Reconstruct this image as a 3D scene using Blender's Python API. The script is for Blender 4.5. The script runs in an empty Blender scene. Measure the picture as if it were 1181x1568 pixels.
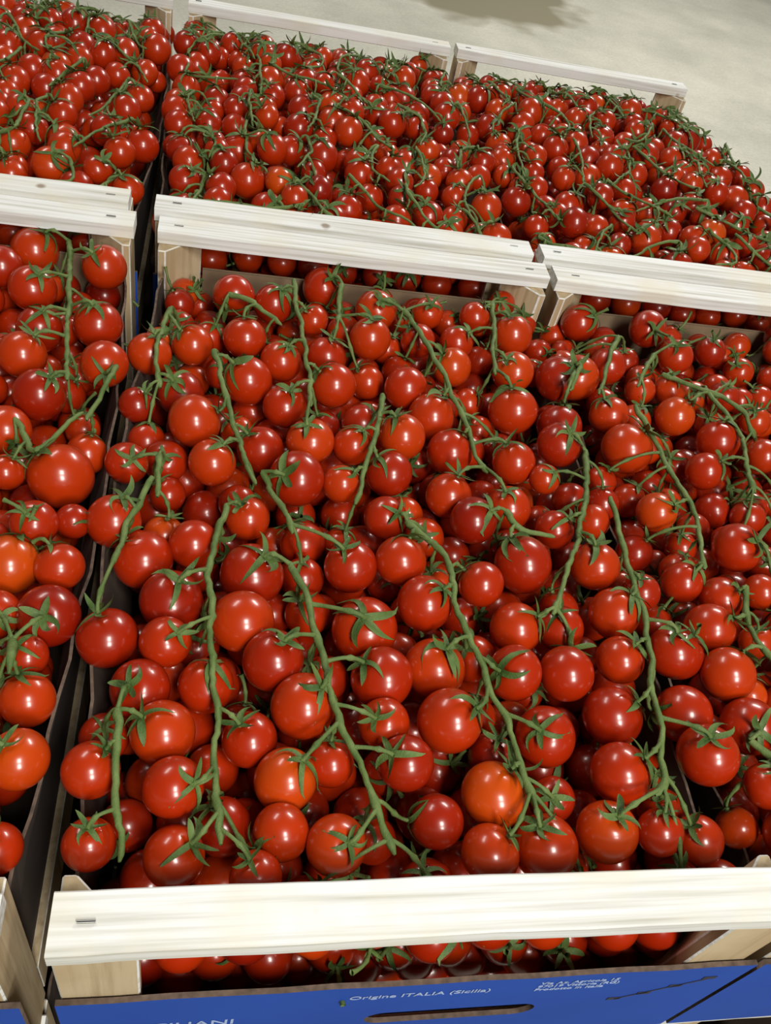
import bpy, bmesh, math, random
import numpy as np
from mathutils import Vector, Matrix

rng = np.random.default_rng(11)
random.seed(5)
Z0 = 1.0          # height of crate rims above the floor (4 crates on a pallet)
CH = 0.22         # crate height
scene = bpy.context.scene
scene.view_settings.view_transform = 'Standard'
scene.view_settings.look = 'None'
scene.view_settings.exposure = 0.0

# ------------------------------------------------------------------ helpers
def link(o, parent=None):
    scene.collection.objects.link(o)
    if parent is not None:
        o.parent = parent
    return o

def empty(name, loc):
    e = bpy.data.objects.new(name, None)
    e.location = loc
    e.empty_display_size = 0.05
    return link(e)

def new_mat(name):
    m = bpy.data.materials.new(name)
    m.use_nodes = True
    nt = m.node_tree
    return m, nt, nt.nodes['Principled BSDF']

def N(nt, typ, **kw):
    n = nt.nodes.new(typ)
    for k, v in kw.items():
        setattr(n, k, v)
    return n

def ramp(nt, fac, stops):
    r = N(nt, 'ShaderNodeValToRGB')
    el = r.color_ramp.elements
    el[0].position, el[0].color = stops[0][0], (*stops[0][1], 1)
    el[1].position, el[1].color = stops[-1][0], (*stops[-1][1], 1)
    for p, c in stops[1:-1]:
        e = el.new(p); e.color = (*c, 1)
    nt.links.new(fac, r.inputs[0])
    return r.outputs[0]

# ------------------------------------------------------------------ materials
def mat_tomato():
    m, nt, b = new_mat('tomato_skin')
    a = N(nt, 'ShaderNodeAttribute', attribute_name='tint')
    c = ramp(nt, a.outputs['Fac'], [(0.0, (0.24, 0.008, 0.001)), (0.45, (0.385, 0.020, 0.001)), (0.8, (0.48, 0.040, 0.002)), (1.0, (0.55, 0.075, 0.003))])
    nt.links.new(c, b.inputs['Base Color'])
    b.inputs['Roughness'].default_value = 0.30
    b.inputs['Coat Weight'].default_value = 0.55
    b.inputs['Coat Roughness'].default_value = 0.16
    b.inputs['Specular IOR Level'].default_value = 0.45
    b.inputs['Specular Tint'].default_value = (1.0, .86, .78, 1)
    return m

def mat_green(name, c1, c2, rough=0.55):
    m, nt, b = new_mat(name)
    tc = N(nt, 'ShaderNodeTexCoord')
    n = N(nt, 'ShaderNodeTexNoise'); n.inputs['Scale'].default_value = 70; n.inputs['Detail'].default_value = 3
    nt.links.new(tc.outputs['Object'], n.inputs['Vector'])
    c = ramp(nt, n.outputs['Fac'], [(0.3, c1), (0.7, c2)])
    nt.links.new(c, b.inputs['Base Color'])
    b.inputs['Roughness'].default_value = rough
    b.inputs['Specular IOR Level'].default_value = 0.3
    bp = N(nt, 'ShaderNodeBump'); bp.inputs['Strength'].default_value = 0.5; bp.inputs['Distance'].default_value = 0.001
    n2 = N(nt, 'ShaderNodeTexNoise'); n2.inputs['Scale'].default_value = 900
    nt.links.new(tc.outputs['Object'], n2.inputs['Vector'])
    nt.links.new(n2.outputs['Fac'], bp.inputs['Height'])
    nt.links.new(bp.outputs[0], b.inputs['Normal'])
    return m

def mat_wood(name, ca, cb, cc, axis='X'):
    m, nt, b = new_mat(name)
    tc = N(nt, 'ShaderNodeTexCoord'); oi = N(nt, 'ShaderNodeObjectInfo')
    ad = N(nt, 'ShaderNodeVectorMath', operation='ADD')
    nt.links.new(tc.outputs['Object'], ad.inputs[0]); nt.links.new(oi.outputs['Location'], ad.inputs[1])
    mp = N(nt, 'ShaderNodeMapping')
    mp.inputs['Scale'].default_value = (5, 210, 210) if axis == 'X' else (160, 160, 8)
    nt.links.new(ad.outputs[0], mp.inputs['Vector'])
    n = N(nt, 'ShaderNodeTexNoise'); n.inputs['Scale'].default_value = 1.0; n.inputs['Detail'].default_value = 6
    nt.links.new(mp.outputs[0], n.inputs['Vector'])
    n2 = N(nt, 'ShaderNodeTexNoise'); n2.inputs['Scale'].default_value = 14; n2.inputs['Detail'].default_value = 3
    nt.links.new(ad.outputs[0], n2.inputs['Vector'])
    c = ramp(nt, n.outputs['Fac'], [(0.30, ca), (0.55, cb), (0.75, cb)])
    mx = N(nt, 'ShaderNodeMix', data_type='RGBA')
    nt.links.new(ramp(nt, n2.outputs['Fac'], [(0.48, (0, 0, 0)), (0.68, (0.75, 0.75, 0.75))]), mx.inputs['Factor'])
    nt.links.new(c, mx.inputs['A']); mx.inputs['B'].default_value = (*cc, 1)
    v = N(nt, 'ShaderNodeTexVoronoi'); v.inputs['Scale'].default_value = 13
    nt.links.new(ad.outputs[0], v.inputs['Vector'])
    k = ramp(nt, v.outputs['Distance'], [(0.04, (0.30, 0.20, 0.12)), (0.08, (1, 1, 1))])
    mm = N(nt, 'ShaderNodeMix', data_type='RGBA', blend_type='MULTIPLY'); mm.inputs['Factor'].default_value = 0.8
    nt.links.new(mx.outputs['Result'], mm.inputs['A']); nt.links.new(k, mm.inputs['B'])
    nt.links.new(mm.outputs['Result'], b.inputs['Base Color'])
    b.inputs['Roughness'].default_value = 0.7
    bp = N(nt, 'ShaderNodeBump'); bp.inputs['Strength'].default_value = 0.5; bp.inputs['Distance'].default_value = 0.001
    nt.links.new(n.outputs['Fac'], bp.inputs['Height']); nt.links.new(bp.outputs[0], b.inputs['Normal'])
    return m

def mat_plain(name, col, rough=0.6, scale=30, var=0.15, metallic=0):
    m, nt, b = new_mat(name)
    tc = N(nt, 'ShaderNodeTexCoord')
    n = N(nt, 'ShaderNodeTexNoise'); n.inputs['Scale'].default_value = scale; n.inputs['Detail'].default_value = 4
    nt.links.new(tc.outputs['Object'], n.inputs['Vector'])
    c = ramp(nt, n.outputs['Fac'], [(0.3, tuple(x*(1-var) for x in col)), (0.7, tuple(min(1, x*(1+var)) for x in col))])
    nt.links.new(c, b.inputs['Base Color'])
    b.inputs['Roughness'].default_value = rough
    b.inputs['Metallic'].default_value = metallic
    return m

M_TOM = mat_tomato()
M_SEP = mat_green('sepal_green', (0.038, 0.080, 0.014), (0.125, 0.185, 0.048))
M_STEM = mat_green('stem_green', (0.070, 0.120, 0.026), (0.155, 0.210, 0.062))
M_BOARD = mat_wood('poplar_board', (0.50, 0.48, 0.40), (0.79, 0.79, 0.75), (0.72, 0.67, 0.53))
M_POST = mat_wood('poplar_post', (0.36, 0.25, 0.13), (0.54, 0.42, 0.25), (0.42, 0.30, 0.16), 'Z')
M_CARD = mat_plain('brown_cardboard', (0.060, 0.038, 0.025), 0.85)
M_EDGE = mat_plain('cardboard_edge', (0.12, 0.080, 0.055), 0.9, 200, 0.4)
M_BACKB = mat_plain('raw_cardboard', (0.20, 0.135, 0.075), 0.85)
M_BLUE = mat_plain('blue_printed_cardboard', (0.012, 0.065, 0.36), 0.7, 8, 0.08)
M_BLUE.node_tree.nodes['Principled BSDF'].inputs['Specular IOR Level'].default_value = 0.2
M_INKW = mat_plain('white_ink', (0.36, 0.46, 0.68), 0.6)
M_INKK = mat_plain('black_ink', (0.01, 0.01, 0.03), 0.6)
M_STAPLE = mat_plain('steel_staple', (0.10, 0.10, 0.10), 0.4, metallic=1)

# ------------------------------------------------------------------ numpy mesh builder
def build_mesh(name, V, Q, mats, attrs=None):
    me = bpy.data.meshes.new(name)
    V = np.asarray(V, dtype=np.float32); Q = np.asarray(Q, dtype=np.int32)
    me.vertices.add(len(V)); me.vertices.foreach_set('co', V.ravel())
    me.loops.add(Q.size); me.loops.foreach_set('vertex_index', Q.ravel())
    me.polygons.add(len(Q)); me.polygons.foreach_set('loop_start', np.arange(0, Q.size, 4, dtype=np.int32))
    me.polygons.foreach_set('use_smooth', np.ones(len(Q), dtype=bool))
    for k, v in (attrs or {}).items():
        a = me.attributes.new(k, 'FLOAT', 'POINT'); a.data.foreach_set('value', np.asarray(v, dtype=np.float32))
    for m in mats: me.materials.append(m)
    me.update(calc_edges=True); me.validate()
    return me

def quad_sphere(n):
    vs, idx, qs = [], {}, []
    def vid(p):
        k = tuple(round(c, 5) for c in p)
        if k not in idx:
            idx[k] = len(vs); vs.append(p)
        return idx[k]
    for ax in range(3):
        for s in (-1, 1):
            for i in range(n):
                for j in range(n):
                    q = []
                    for (a, b) in ((i, j), (i+1, j), (i+1, j+1), (i, j+1)):
                        u = math.tan((a/n*2-1)*math.pi/4); w = math.tan((b/n*2-1)*math.pi/4)
                        p = [0, 0, 0]; p[ax] = s; p[(ax+1) % 3] = u; p[(ax+2) % 3] = w
                        q.append(vid(p))
                    qs.append(q if s > 0 else q[::-1])
    V = np.array(vs, float); V /= np.linalg.norm(V, axis=1)[:, None]
    return V, np.array(qs)

def tomato_template(n):
    V, Q = quad_sphere(n)
    th = np.arccos(np.clip(V[:, 2], -1, 1))
    rad = 1 - 0.13*np.exp(-(th/0.26)**2) - 0.02*np.exp(-((math.pi-th)/0.15)**2)
    return V*rad[:, None], Q
TT = {n: tomato_template(n) for n in (5, 7, 10, 14)}

def frame_from(n):
    n = n/np.linalg.norm(n)
    a = np.array([1., 0, 0]) if abs(n[0]) < .8 else np.array([0, 1., 0])
    ang = rng.uniform(0, 2*math.pi)
    x = np.cross(a, n); x /= np.linalg.norm(x); y = np.cross(n, x)
    x2 = x*math.cos(ang)+y*math.sin(ang); y2 = np.cross(n, x2)
    return np.stack([x2, y2, n], axis=1)   # columns

def calyx_template(r):
    """five (sometimes six) narrow pointed sepals hugging then lifting from a unit-0.018 tomato"""
    R = 0.018; V = []; Q = []
    ns = 5 if r.random() < .75 else 6
    base = r.uniform(.10, .85)
    for s in range(ns):
        ph = 2*math.pi*s/ns + r.normal(0, .15)
        L = r.uniform(.0150, .0215); lift = np.clip(base + r.normal(0, .30), .0, 1.4)
        wm = r.uniform(.0015, .0023); bend = r.normal(0, .40); tw = r.normal(0, .7); k = len(V)
        curl = r.uniform(0, .40)
        for i in range(8):
            t = i/7
            rho = L*t*(1-.20*max(lift, 0)*t)*(1-curl*.4*t*t)
            rr = min(rho, .0165)
            zs = math.sqrt(max(R*R-rr*rr, 1e-7))-R
            z = zs + .0007 + lift*L*(t**1.5)*.75
            w = wm*math.sin(math.pi*min(1, t*.70+.30))**.8 + .00012
            p = ph+bend*t*t
            c = np.array([rho*math.cos(p), rho*math.sin(p), z])
            side = np.array([-math.sin(p), math.cos(p), math.sin(tw*t)])
            V += [c-side*w+np.array([0, 0, .4*w]), c, c+side*w+np.array([0, 0, .4*w])]
            if i:
                a = k+3*(i-1)
                Q += [[a, a+1, a+4, a+3], [a+1, a+2, a+5, a+4]]
    return np.array(V), np.array(Q)
CAL = [calyx_template(rng) for _ in range(60)]

def tube(P, rad, ns=7):
    P = np.asarray(P); n = len(P); T = np.gradient(P, axis=0); T /= np.linalg.norm(T, axis=1)[:, None]+1e-9
    up = np.array([.13, .21, .97]); V = []
    for i in range(n):
        x = np.cross(T[i], up); x /= np.linalg.norm(x)+1e-9; y = np.cross(T[i], x)
        for k in range(ns):
            a = 2*math.pi*k/ns
            V.append(P[i]+rad[i]*(x*math.cos(a)+y*math.sin(a)))
    Q = [[i*ns+k, i*ns+(k+1) % ns, (i+1)*ns+(k+1) % ns, (i+1)*ns+k] for i in range(n-1) for k in range(ns)]
    return np.array(V), np.array(Q)

def catmull(pts, step=.004):
    pts = [np.array(p, float) for p in pts]
    P = [2*pts[0]-pts[1]]+pts+[2*pts[-1]-pts[-2]]; out = []
    for i in range(1, len(P)-2):
        n = max(2, int(np.linalg.norm(P[i+1]-P[i])/step))
        for k in range(n):
            t = k/n
            out.append(.5*((2*P[i])+(-P[i-1]+P[i+1])*t+(2*P[i-1]-5*P[i]+4*P[i+1]-P[i+2])*t*t+(-P[i-1]+3*P[i]-3*P[i+1]+P[i+2])*t**3))
    out.append(pts[-1])
    return np.array(out)

class Acc:
    def __init__(s): s.V = []; s.Q = []; s.A = []; s.n = 0
    def add(s, V, Q, a=0.):
        s.V.append(V); s.Q.append(Q+s.n); s.A.append(np.full(len(V), a) if np.isscalar(a) else a); s.n += len(V)
    def mesh(s, name, mats): return build_mesh(name, np.concatenate(s.V), np.concatenate(s.Q), mats, {'tint': np.concatenate(s.A)})

# ------------------------------------------------------------------ surveyed layout of the three near crates (mm: x,y,radius)
TOM = """-6,187,18 -51,193,15 82,188,18 39,175,15 174,183,18 211,189,20 252,195,19 283,191,15 312,189,16 -9,222,18 -55,234,17 57,226,19 80,240,15 52,201,17 127,238,18
145,204,17 185,220,21 221,215,15 269,230,20 334,241,20 372,218,16 -18,260,19 35,255,18 67,281,21 119,267,17 160,265,21 226,258,20 280,275,21 335,278,20 379,266,20 -32,291,19
7,293,18 48,309,20 122,298,21 156,309,21 212,302,19 252,305,19 296,317,18 -21,319,17 31,336,21 113,339,23 156,358,20 226,346,19 259,347,18 304,358,19 378,346,19 -19,356,21 -41,397,21 -8,405,18
35,386,23 107,394,20 142,396,19 202,378,18 241,402,22 300,402,19 332,379,16 373,392,17 402,378,18 -57,328,20 -68,423,19 31,434,17 137,443,18 206,443,19 277,441,17 315,455,16
376,467,18 434,427,21 -61,487,17 3,492,19 69,476,22 103,474,16 146,495,19 194,471,19 245,468,19 259,515,19 279,497,14 445,525,18 -60,559,16 -13,538,22 41,517,19 81,521,20
116,521,17 160,534,20 203,528,20 192,578,22 272,588,23 318,578,21 305,541,20 380,551,24 -26,578,20 30,604,22 62,573,19 105,599,20 128,559,18 175,606,20 225,652,19 283,643,20
343,652,23 373,598,19 443,602,19 476,568,20 -20,648,19 26,656,20 59,630,19 102,650,19 144,670,20 235,690,18 298,712,21 155,723,21 194,684,18 15,721,20 53,719,19 105,770,21
91,699,16 259,728,17 299,771,15 210,731,17 -55,624,19 382,750,20 458,742,20 391,672,19 479,702,19 529,721,17 422,645,16 456,649,17 512,641,17 536,609,16 511,545,17
470,474,16 439,383,15 423,341,14 -196,736,20 -175,764,22 -107,744,21 -164,699,21 -150,646,20 -102,654,21 -156,603,20 -89,596,20 -135,555,21 -152,514,19 -107,472,24
-142,462,14 -114,413,17 -125,389,20 -94,380,17 -94,424,13 -100,342,20 -122,343,17 -98,284,17 -103,310,14 -94,239,18 -98,194,14 340,324,19 375,305,20"""
STM = """14,435 6,379 7,335 11,277 14,231 19,186|60,382 74,338 80,288 90,247 101,214 112,176|152,426 173,395 175,342 185,295 196,252 201,205|322,523 300,451 271,394 246,342
328,468 321,391 318,347 305,287 295,243 289,221 278,208|1,612 11,552 25,491 35,453|71,739 78,644 81,553|180,704 197,638 213,561 224,489|279,745 254,612|144,570 126,494 111,443
-140,764 -128,667 -113,552|-42,674 -50,600 -42,562|404,698 358,607|392,593 398,505 401,451 381,388|476,623 484,557 469,484|-44,263 -38,216 -33,177|413,376 403,339 404,305
-36,478 -35,437|-145,509 -121,476 -95,523|118,737 110,670|-109,311 -108,288|-77,583 -94,515|439,681 402,623|-38,455 -52,415 -60,372|40,470 52,440 62,405|228,440 240,425 268,420|440,650 500,600 505,560|12,700 30,690 60,668|345,640 330,610"""
TOM = np.array([[float(v) for v in s.split(',')] for s in TOM.split()])/1000
STM = [[[float(v)/1000 for v in p.split(',')] for p in l.split()] for l in STM.replace('\n', '|').split('|')]

CR = {  # name: x0, x1, y0, y1
    'FC': (-.060, .340, .128, .797), 'FL': (-.483, -.084, .128, .800), 'FR': (.351, .751, .128, .795),
    'BC': (-.067, .331, .812, 1.450), 'BL': (-.489, -.089, .812, 1.450), 'BR': (.347, .746, .812, 1.452)}
# how far the heap spills over each crate's left / right liner
SPILL = {'FC': (.004, .012), 'FL': (.004, .004), 'FR': (.012, .004), 'BC': (.006, .010), 'BL': (.004, .006), 'BR': (.010, .010)}

def surveyed(x, y):
    return (-.087-.191*(y-.173)-.025) < x < (.34+.434*(y-.16)+.02)

def relax(P, R, W, K, T, box, sp, fixedP, fixedR, iters=50):
    x0, x1, y0, y1 = box
    n = len(P)
    for it in range(iters):
        D = P[:, None, :]-P[None, :, :]
        d = np.linalg.norm(D, axis=2)+np.eye(n)
        ov = (R[:, None]+R[None, :])*.965-d
        ov = np.where((ov > 0) & ~np.eye(n, dtype=bool), ov, 0)
        wi = W[:, None]/(W[:, None]+W[None, :]+1e-9)
        P = P+np.einsum('ij,ijk->ik', ov*wi/d, D)*.5
        if len(fixedP):
            D = P[:, None, :]-fixedP[None, :, :]; d = np.linalg.norm(D, axis=2)+1e-9
            ov = np.maximum(0, (R[:, None]+fixedR)-d)
            j = ov.argmax(1); i = np.arange(n)
            mv = D[i, j]*(ov[i, j]/d[i, j])[:, None]
            P = P+mv*.5
        P = P+(T-P)*K[:, None]
        s = np.clip((P[:, 1]-y0)/(y1-y0), 0, 1)
        hi = np.clip((P[:, 2]+.065)/.03, 0, 1)*np.sin(math.pi*s)**.5
        bul = .018*np.sin(math.pi*s)+.003
        P[:, 0] = np.clip(P[:, 0], x0+R-bul+.002-sp[0]*hi, x1-R+bul-.002+sp[1]*hi)
        P[:, 1] = np.clip(P[:, 1], y0+.010+R, y1-.012-R)
        P[:, 2] = np.maximum(P[:, 2], -.205+R)
        edge = (P[:, 1] < y0+.029+R*.75) | (P[:, 1] > y1-.029-R*.75)
        P[:, 2] = np.where(edge, np.minimum(P[:, 2], -.0135-R), P[:, 2])
    return P

def crown(x, y, box):
    x0, x1, y0, y1 = box
    u = np.clip((x-x0)/(x1-x0), 0, 1); v = np.clip((y-y0)/(y1-y0), 0, 1)
    return .018*np.sin(math.pi*u)**.5*np.sin(math.pi*np.clip(v*1.1, 0, 1))**.6-.026*np.clip((v-.78)/.22, 0, 1)

def make_heap(key):
    x0, x1, y0, y1 = CR[key]; box = CR[key]; sp_ = SPILL[key]
    front = key[0] == 'F'
    zt = -.036 if front else -.028
    tops, stems = [], []
    if front:
        for x, y, r in TOM:
            if x0-.014 < x < x1+.014: tops.append([x, y, zt+rng.uniform(-.007, .006), r*(1.0 if r > .0185 else .96)])
        for s in STM:
            mx = np.mean([p[0] for p in s])
            if x0-.015 < mx < x1+.015: stems.append(s)
    if key != 'FC':
        ncol, nrow = (5, 5) if front else (6, 6)
        for ci in range(ncol):
            for ri in range(nrow):
                cx = x0+(x1-x0)*(ci+.5)/ncol+rng.normal(0, .008); cy = y0+(y1-y0)*(ri+.5)/nrow+rng.normal(0, .015)
                if front and surveyed(cx, cy): continue
                ang = rng.normal(0.08, .42); L = rng.uniform(.08, .13)
                d = np.array([math.sin(ang), -math.cos(ang)]); nrm = np.array([-d[1], d[0]]); c = np.array([cx, cy])
                bow = rng.normal(0, .009)
                pts = [c-d*L/2, c-d*L/6+nrm*bow, c+d*L/6+nrm*bow, c+d*L/2]
                pts = [np.array([min(max(p[0], x0+.010), x1-.010), min(max(p[1], y0+.036), y1-.036)]) for p in pts]
                stems.append([list(p) for p in pts])
                k = 5
                for i in range(k):
                    for sgn in (-1, 1):
                        p = c+d*((i+.5+.25*sgn)/k-.5)*L*1.05+nrm*sgn*rng.uniform(.016, .023)
                        r = rng.uniform(.0150, .0198)
                        if front and surveyed(*p): continue
                        if not (x0 < p[0] < x1 and y0 < p[1] < y1): continue
                        if any((p[0]-t[0])**2+(p[1]-t[1])**2 < (.74*(r+t[3]))**2 for t in tops): continue
                        tops.append([p[0], p[1], zt+rng.uniform(-.009, .008), r])
    nm_ = len(tops)
    for _ in range(1500):
        x = rng.uniform(x0+.010-sp_[0], x1-.010+sp_[1]); y = rng.uniform(y0+.03, y1-.03); r = rng.uniform(.0140, .0175)
        if all((x-t[0])**2+(y-t[1])**2 > (.86*(r+t[3]))**2 for t in tops):
            tops.append([x, y, zt-.021+rng.uniform(-.007, .004), r])
    if not front:
        for t in tops:
            t[2] += crown(t[0], t[1], box)
    m = len(tops)
    fill = []
    for lay, z in enumerate([zt-.043, zt-.076, zt-.107, zt-.134, zt-.16]):
        sp = .0365; row = 0; y = y0+.03
        while y < y1-.028:
            if lay >= 2 and y > y0+.075: break
            x = x0+.022+(sp/2 if (row+lay) % 2 else 0)
            while x < x1-.02:
                fill.append([x+rng.normal(0, .002), y+rng.normal(0, .002), z+rng.normal(0, .003)+(0 if front else float(crown(x, y, box))), rng.uniform(.0155, .0185)])
                x += sp
            y += sp*.88; row += 1
    A = np.array(tops+fill)
    P, R = A[:, :3].copy(), A[:, 3].copy()
    W = np.concatenate([np.full(nm_, .22), np.full(m-nm_, .8), np.full(len(A)-m, 1.)])
    K = np.concatenate([np.full(nm_, .10), np.full(len(A)-nm_, .05)])
    # stems
    SC = []
    for s in stems:
        c = catmull(s)
        z = (-.0195 if front else zt+.0155)+.0035*np.sin(np.linspace(0, rng.uniform(3, 7), len(c))+rng.uniform(0, 6))
        if not front:
            z = z+crown(c[:, 0], c[:, 1], box)
        wob = np.stack([np.convolve(rng.normal(0, .0014, len(c)+4), np.ones(5)/5, 'valid')*1.6 for _ in range(2)], 1)
        SC.append(np.column_stack([c+wob, z]))
    FP = np.concatenate([s[::2] for s in SC])
    P = relax(P, R, W, K, P.copy(), box, sp_, FP, .0022)
    # ---- emit geometry
    fruit, sep, st = Acc(), Acc(), Acc()
    allS = np.concatenate(SC)
    sid = np.concatenate([np.full(len(s), i) for i, s in enumerate(SC)]); off = np.cumsum([0]+[len(s) for s in SC])
    nodes = {i: [] for i in range(len(SC))}
    for i in range(len(P)):
        c, r = P[i], R[i]
        istop = i < m
        has = istop or (i < m+260 and rng.random() < .6)
        node = None
        if istop:
            d = np.linalg.norm((allS-c)*np.array([1, 1, .5]), axis=1); j = int(d.argmin())
            if d[j] < .056:
                k = sid[j]; jj = int(np.clip(j-off[k]-2, 0, len(SC[k])-1)); node = SC[k][jj]; nodes[k].append(jj)
        if node is not None:
            h = node[:2]-c[:2]; h = h/(np.linalg.norm(h)+1e-6)
            up = rng.uniform(.60, 1.6)
            if rng.random() < .12: up = rng.uniform(-.2, .2)
            n = np.array([h[0]*.60+rng.normal(0, .22), h[1]*.60+rng.normal(0, .22)-.12, up])
        else:
            n = np.array([rng.normal(0, .45), rng.normal(-.15, .45), rng.uniform(.2, 1.) if istop else rng.uniform(-.3, 1)])
        n /= np.linalg.norm(n)
        F = frame_from(n)
        tn = (14 if key == 'FC' else 10) if (istop and front) else (7 if istop or i < m+200 else 5)
        V, Q = TT[tn]
        S = np.array([rng.uniform(.97, 1.02), rng.uniform(.97, 1.02), rng.uniform(.93, 1.03)])
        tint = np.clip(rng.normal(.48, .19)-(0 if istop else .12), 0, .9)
        ta = tint+.10*np.clip(V[:, 2], 0, 1)**3
        fruit.add((V*S*r)@F.T+c, Q, np.clip(ta, 0, 1))
        if not has: continue
        base = c+n*r*S[2]*.985
        cv, cq = CAL[rng.integers(len(CAL))]
        sc = r/.018*rng.uniform(.85, 1.1)*(.98 if front else 1.18)
        sep.add((cv*sc)@F.T+base, cq)
        end = base-n*.0008
        if node is not None:
            p1 = node+np.array([(end[0]-node[0])*.3, (end[1]-node[1])*.3, .004])
            p2 = end+n*min(.012, .45*np.linalg.norm(end-node)+.003)
            t = np.linspace(0, 1, 11)[:, None]
            pts = (1-t)**3*node+3*(1-t)**2*t*p1+3*(1-t)*t*t*p2+t**3*end
        else:
            L = rng.uniform(.010, .022)
            q = n+rng.normal(0, .6, 3); q /= np.linalg.norm(q)
            t = np.linspace(0, 1, 8)[:, None]
            pts = (1-t)**2*(end+n*L*.6+q*L*.7)+2*(1-t)*t*(end+n*L*.6)+t*t*end
        tt = np.linspace(0, 1, len(pts))
        rad = (.00135-.0002*tt)+.0010*np.exp(-((tt-.62)/.06)**2)+.0007*np.exp(-((tt-1)/.08)**2)+.0006*np.exp(-(tt/.1)**2)
        v, q = tube(pts, rad*(r/.018)**.5, 6)
        st.add(v, q)
    for k, s in enumerate(SC):
        tt = np.linspace(0, 1, len(s)); rad = (.0024 if front else .0019)-.0007*tt
        for jj in nodes[k]:
            rad = rad+.0005*np.exp(-((np.arange(len(s))-jj)/1.3)**2)
        rad = np.minimum(rad, .0033); rad[0] *= .8; rad[-1] *= .5
        v, q = tube(s, rad, 9); st.add(v, q)
    top = empty('cherry_tomatoes_on_vine', (0, 0, Z0))
    for nm, a, mt in (('fruit', fruit, M_TOM), ('sepals', sep, M_SEP), ('stems', st, M_STEM)):
        link(bpy.data.objects.new(nm, a.mesh(nm, [mt])), top)

# ------------------------------------------------------------------ crate
def bm_box(bm, lo, hi, mat, bev=.0008, jit=0.):
    r = bmesh.ops.create_cube(bm, size=1)
    vs = r['verts']
    for v in vs:
        for k in range(3):
            v.co[k] = lo[k] if v.co[k] < 0 else hi[k]
            v.co[k] += random.uniform(-jit, jit)
    es = list({e for v in vs for e in v.link_edges}); fs = list({f for v in vs for f in v.link_faces})
    for f_ in fs: f_.material_index = mat
    if bev: bmesh.ops.bevel(bm, geom=es, offset=bev, segments=2, affect='EDGES', profile=.6)

def bm_prism(bm, tri, z0, z1, mat):
    a = [bm.verts.new((x, y, z0)) for x, y in tri]; b = [bm.verts.new((x, y, z1)) for x, y in tri]
    n = len(tri); fs = [bm.faces.new(a[::-1]), bm.faces.new(b)]
    fs += [bm.faces.new((a[i], a[(i+1) % n], b[(i+1) % n], b[i])) for i in range(n)]
    for f_ in fs: f_.material_index = mat
    es = list({e for f_ in fs for e in f_.edges})
    bmesh.ops.bevel(bm, geom=es, offset=.001, segments=1, affect='EDGES')

def bm_board(bm, xa, xb, ya, yb, za, zb, mat):
    """sawn board with a slightly wavy, hand-cut outline along its length"""
    n = 24; p1, p2 = random.uniform(0, 6), random.uniform(0, 6); rows = []
    for i in range(n+1):
        s = i/n; x = xa+(xb-xa)*s
        w1 = .0006*math.sin(5*s+p1)+.0003*math.sin(17*s+p2)+random.uniform(-.00015, .00015)
        w2 = .0006*math.sin(4*s+p2)+.0003*math.sin(19*s+p1)+random.uniform(-.00015, .00015)
        zz = .0005*math.sin(3.5*s+p1)
        b = .0009
        prof = [(ya+w1+b, zb+zz), (ya+w1, zb+zz-b), (ya+w1, za+zz+b), (ya+w1+b, za+zz), (yb+w2-b, za+zz), (yb+w2, za+zz+b), (yb+w2, zb+zz-b), (yb+w2-b, zb+zz)]
        rows.append([bm.verts.new((x, y, z)) for y, z in prof])
    m = 8
    for a, b_ in zip(rows, rows[1:]):
        for k in range(m):
            f_ = bm.faces.new((a[k], a[(k+1) % m], b_[(k+1) % m], b_[k])); f_.material_index = mat
    f_ = bm.faces.new(rows[0][::-1]); f_.material_index = mat
    f_ = bm.faces.new(rows[-1]); f_.material_index = mat

BW, BT = .029, .014    # top board width / thickness
def frame_mesh(w, d):
    bm = bmesh.new()
    for y in (0, d-BW):
        bm_board(bm, random.uniform(-.003, .002), w+random.uniform(-.002, .003), y, y+BW, -BT, 0, 0)
        for x in (.018, w-.018):
            sx = x+random.uniform(-.004, .004)
            bm_box(bm, (sx-.0045, y+BW*.45, -.0004), (sx+.0045, y+BW*.45+.0010, .0010), 2, .0002)
    q = .040
    for (x, sx) in ((.001, 1), (w-.001, -1)):
        for (y, sy) in ((.001, 1), (d-.001, -1)):
            tri = [(x, y), (x+sx*q, y), (x+sx*q, y+sy*.007), (x+sx*.007, y+sy*q), (x, y+sy*q)]
            if sx*sy < 0: tri = tri[::-1]
            bm_prism(bm, tri, -CH+.001, -BT, 1)
    for y in (.004, d-.010):
        bm_box(bm, (.042, y, -CH+.002), (w-.042, y+.006, -CH+.026), 1, .0006)
    for x in (.002, w-.008):
        bm_box(bm, (x, .044, -CH+.002), (x+.006, d-.044, -CH+.045), 1, .0006)
    for i in range(7):
        y = .03+i*(d-.06-.07)/6
        bm_box(bm, (.010, y, -CH+.0025), (w-.010, y+.07, -CH+.0065), 1, .0005)
    bmesh.ops.recalc_face_normals(bm, faces=bm.faces)
    me = bpy.data.meshes.new('frame'); bm.to_mesh(me); bm.free()
    for m in (M_BOARD, M_POST, M_STAPLE): me.materials.append(m)
    return me

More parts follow.
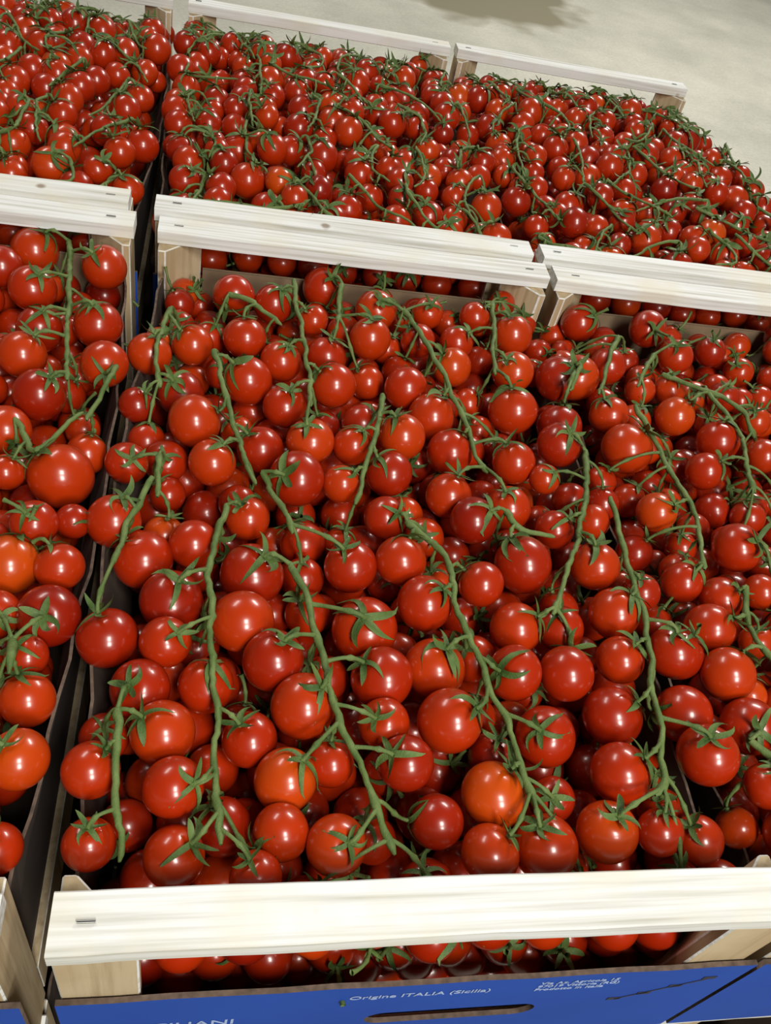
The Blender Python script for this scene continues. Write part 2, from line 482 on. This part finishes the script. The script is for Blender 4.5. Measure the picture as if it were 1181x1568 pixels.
def liner_mesh(w, d, tops=(-.046, -.046)):
    """cardboard tray liner: bulging thin side walls, back wall, floor"""
    bm = bmesh.new()
    n = 26
    for side in (0, 1):
        rows = []
        for i in range(n+1):
            s = i/n; y = .012+(d-.024)*s
            bul = .016*math.sin(math.pi*s)
            wv = .0015*math.sin(i*1.9+side)
            top = tops[side]+.003*math.sin(i*.8+side*2)
            sg = -1 if side == 0 else 1
            xo = (.0075 if side == 0 else w-.0075)
            x_t = xo+sg*(bul*(.45 if tops[side] < -.05 else 1)+wv+.001); x_b = xo
            th = .002*sg
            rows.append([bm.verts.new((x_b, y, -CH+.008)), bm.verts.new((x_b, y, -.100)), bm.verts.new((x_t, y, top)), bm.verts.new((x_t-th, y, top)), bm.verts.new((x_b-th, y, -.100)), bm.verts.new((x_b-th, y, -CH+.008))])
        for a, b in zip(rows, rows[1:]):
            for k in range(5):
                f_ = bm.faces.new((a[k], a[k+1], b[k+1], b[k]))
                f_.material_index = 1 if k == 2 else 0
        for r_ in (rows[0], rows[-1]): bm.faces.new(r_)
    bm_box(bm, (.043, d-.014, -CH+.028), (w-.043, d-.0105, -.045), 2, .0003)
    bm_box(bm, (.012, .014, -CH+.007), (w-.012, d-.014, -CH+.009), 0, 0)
    bmesh.ops.recalc_face_normals(bm, faces=bm.faces)
    me = bpy.data.meshes.new('cardboard_liner'); bm.to_mesh(me); bm.free()
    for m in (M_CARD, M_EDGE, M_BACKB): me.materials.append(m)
    return me

def curve_plate(name, splines, ext, mats):
    cu = bpy.data.curves.new(name, 'CURVE'); cu.dimensions = '2D'; cu.fill_mode = 'BOTH'; cu.extrude = ext
    for pts in splines:
        sp = cu.splines.new('POLY'); sp.points.add(len(pts)-1); sp.use_cyclic_u = True
        for p, q in zip(sp.points, pts): p.co = (q[0], q[1], 0, 1)
    o = bpy.data.objects.new(name, cu); link(o)
    bpy.context.view_layer.update()
    me = bpy.data.meshes.new_from_object(o.evaluated_get(bpy.context.evaluated_depsgraph_get()))
    bpy.data.objects.remove(o); bpy.data.curves.remove(cu)
    me.materials.clear()
    for m in mats: me.materials.append(m)
    return me

def panel_mesh(w):
    """blue printed cardboard end wall with oval hand hole, drawn in XZ"""
    xa, xb, zt_, zb = -.001, w+.006, -.074, -CH+.003
    outer = [(xa, zb), (xb, zb), (xb, zt_)]
    k = 14
    for i in range(1, k): outer.append((xb+(xa-xb)*i/k, zt_+.0012*math.sin(i*2.3)))
    outer.append((xa, zt_))
    cx, cz, hw, hh = w*.570, -.144, .055, .012
    hole = []
    for i in range(32):
        a = -2*math.pi*i/32
        hole.append((cx+(hw-hh)*(1 if math.cos(a) > 0 else -1)+hh*math.cos(a), cz+hh*math.sin(a)))
    me = curve_plate('end_panel', [outer, hole], .0015, [M_EDGE, M_BLUE])
    for p in me.polygons:
        p.material_index = 1 if p.normal.z > .9 else 0
    me.transform(Matrix.Rotation(math.radians(90), 4, 'X'))
    return me

def text_child(body, size, x, z, parent, mat, rot=0):
    cu = bpy.data.curves.new('print', 'FONT'); cu.body = body; cu.size = size; cu.extrude = .00008; cu.offset = .00008; cu.materials.append(mat)
    o = bpy.data.objects.new('printed_text', cu); o.location = (x, -.0033, z)
    o.rotation_euler = (math.radians(90), rot, 0)
    link(o, parent)

FM = {k: frame_mesh(.399, (CR[k][3]-CR[k][2])) for k in CR}
LT = {'FC': (-.046, -.066), 'FL': (-.046, -.046), 'FR': (-.066, -.046), 'BC': (-.046, -.055), 'BL': (-.046, -.046), 'BR': (-.055, -.050)}
LM = {k: liner_mesh(.399, .668 if k[0] == 'F' else .638, LT[k]) for k in CR}
PM = panel_mesh(.399)
for key, (x0, x1, y0, y1) in CR.items():
    for lay in range(4):
        z = Z0-lay*CH
        e = empty('wooden_crate', (x0, y0, z))
        link(bpy.data.objects.new('frame', FM[key]), e)
        link(bpy.data.objects.new('cardboard_liner', LM[key]), e)
        p = link(bpy.data.objects.new('blue_end_panel', PM), e); p.location = (0, -.0015, 0)
        if lay == 0:
            text_child('Origine ITALIA (Sicilia)', .0090, .155, -.096, e, M_INKW)
            text_child('SICILIANI', .014, .036, -.132, e, M_INKW)
            text_child('Via Az. Agricola 15\n97019 Vittoria (RG)\nProdotto in Italia', .0065, .268, -.088, e, M_INKW)
            bmk = bmesh.new()
            for (mx_, mz_, ml, ma_) in ((.358, -.116, .060, -.62), (.333, -.132, .009, 0), (.350, -.123, .009, 0), (.366, -.110, .009, 0), (.383, -.096, .009, 0)):
                r = bmesh.ops.create_cube(bmk, size=1)
                bmesh.ops.transform(bmk, matrix=Matrix.Translation((mx_, -.0032, mz_)) @ Matrix.Rotation(ma_, 4, 'Y') @ Matrix.Diagonal((ml, .0003, .0018 if ma_ else .005, 1)), verts=r['verts'])
            mk = bpy.data.meshes.new('handling_mark'); bmk.to_mesh(mk); bmk.free(); mk.materials.append(M_INKK)
            link(bpy.data.objects.new('handling_mark', mk), e)
for key in CR: make_heap(key)

# ------------------------------------------------------------------ pallets under the stacks
def pallet(x0, x1, y0, y1):
    bm = bmesh.new(); h = Z0-4*CH
    for i in range(9):
        y = y0+(y1-y0-.09)*i/8
        bm_box(bm, (x0, y, h-.02), (x1, y+.09, h-.0005), 0, .001)
    for x in (x0, (x0+x1)/2-.05, x1-.10):
        bm_box(bm, (x, y0, 0), (x+.10, y1, .02), 0, .001)
        for y in (y0, (y0+y1)/2-.07, y1-.14):
            bm_box(bm, (x, y, .02), (x+.10, y+.14, h-.02), 0, .001)
    me = bpy.data.meshes.new('wooden_pallet'); bm.to_mesh(me); bm.free(); me.materials.append(M_POST)
    link(bpy.data.objects.new('wooden_pallet', me))
pallet(-.49, .76, .125, 1.455)

# ------------------------------------------------------------------ floor
me = bpy.data.meshes.new('floor'); bm = bmesh.new()
bmesh.ops.create_grid(bm, x_segments=4, y_segments=4, size=12); bm.to_mesh(me); bm.free()
m, nt, b = new_mat('concrete_floor')
tc = N(nt, 'ShaderNodeTexCoord')
n1 = N(nt, 'ShaderNodeTexNoise'); n1.inputs['Scale'].default_value = 1.6; n1.inputs['Detail'].default_value = 8; n1.inputs['Roughness'].default_value = .65
n2 = N(nt, 'ShaderNodeTexNoise'); n2.inputs['Scale'].default_value = 60; n2.inputs['Detail'].default_value = 4
nt.links.new(tc.outputs['Object'], n1.inputs['Vector']); nt.links.new(tc.outputs['Object'], n2.inputs['Vector'])
c1 = ramp(nt, n1.outputs['Fac'], [(.35, (.42, .41, .335)), (.65, (.57, .55, .455))])
mx = N(nt, 'ShaderNodeMix', data_type='RGBA', blend_type='MULTIPLY'); mx.inputs['Factor'].default_value = 1
nt.links.new(c1, mx.inputs['A']); nt.links.new(ramp(nt, n2.outputs['Fac'], [(.3, (.84, .84, .84)), (.7, (1, 1, 1))]), mx.inputs['B'])
mp = N(nt, 'ShaderNodeMapping', vector_type='POINT')
mp.inputs['Location'].default_value = (-1.42/.62, -5.85/.70, 0); mp.inputs['Scale'].default_value = (1/.62, 1/.70, 1)
nt.links.new(tc.outputs['Object'], mp.inputs['Vector'])
ln = N(nt, 'ShaderNodeVectorMath', operation='LENGTH'); nt.links.new(mp.outputs[0], ln.inputs[0])
n3 = N(nt, 'ShaderNodeTexNoise'); n3.inputs['Scale'].default_value = 3; nt.links.new(tc.outputs['Object'], n3.inputs['Vector'])
ma = N(nt, 'ShaderNodeMath', operation='ADD'); nt.links.new(ln.outputs['Value'], ma.inputs[0]); nt.links.new(n3.outputs['Fac'], ma.inputs[1])
mr = N(nt, 'ShaderNodeMapRange'); mr.inputs['From Min'].default_value = 1.35; mr.inputs['From Max'].default_value = 1.58; mr.inputs['To Min'].default_value = 1; mr.inputs['To Max'].default_value = 0
nt.links.new(ma.outputs[0], mr.inputs['Value'])
mw = N(nt, 'ShaderNodeMix', data_type='RGBA')
nt.links.new(mr.outputs[0], mw.inputs['Factor']); nt.links.new(mx.outputs['Result'], mw.inputs['A']); mw.inputs['B'].default_value = (.25, .225, .15, 1)
nt.links.new(mw.outputs['Result'], b.inputs['Base Color'])
mr2 = N(nt, 'ShaderNodeMapRange'); mr2.inputs['To Min'].default_value = .6; mr2.inputs['To Max'].default_value = .35
nt.links.new(mr.outputs[0], mr2.inputs['Value']); nt.links.new(mr2.outputs[0], b.inputs['Roughness'])
me.materials.append(m); link(bpy.data.objects.new('floor', me))

# ------------------------------------------------------------------ lights
def area(name, loc, target, sx, sy, power, col):
    l = bpy.data.lights.new(name, 'AREA'); l.shape = 'RECTANGLE'; l.size = sx; l.size_y = sy; l.energy = power; l.color = col
    o = bpy.data.objects.new(name, l); o.location = loc
    o.rotation_euler = (Vector(target)-Vector(loc)).to_track_quat('-Z', 'Y').to_euler()
    link(o)
area('top_fill', (.48, -1.05, 3.05), (.2, .7, 1.0), .46, .66, 40, (1.0, .985, .95))
area('top_fill', (.60, -1.70, 2.45), (.2, .7, 1.0), .46, .66, 40, (1.0, .985, .95))
area('top_fill', (-1.5, 3.5, 4.2), (.5, 2.5, 0), 2.2, .6, 60, (1, .98, .94))  # dim fill added from above, not a real fixture
area('top_fill', (3.0, 5.0, 4.2), (2.0, 4.5, 0), 2.2, .6, 240, (1, .985, .95))  # unseen light added to brighten the floor behind the crates
w = bpy.data.worlds.new('warehouse_ambient'); scene.world = w; w.use_nodes = True
w.node_tree.nodes['Background'].inputs[0].default_value = (.64, .64, .62, 1)
w.node_tree.nodes['Background'].inputs[1].default_value = .08

# ------------------------------------------------------------------ camera
Xc = Vector((.977, .057, .206)).normalized()
Yc = Vector((-.0987, -.7337, .6723)); Yc = (Yc-Yc.dot(Xc)*Xc).normalized()
Zc = Xc.cross(Yc)
cam = bpy.data.cameras.new('camera'); co = bpy.data.objects.new('camera', cam); link(co)
M = Matrix(((Xc.x, -Xc.y, -Xc.z, 0), (Yc.x, -Yc.y, -Yc.z, 0), (Zc.x, -Zc.y, -Zc.z, Z0+.44), (0, 0, 0, 1)))
co.matrix_world = M
cam.sensor_width = 36; cam.sensor_fit = 'AUTO'; cam.lens = 1335/1600*36; cam.clip_start = .02
scene.camera = co
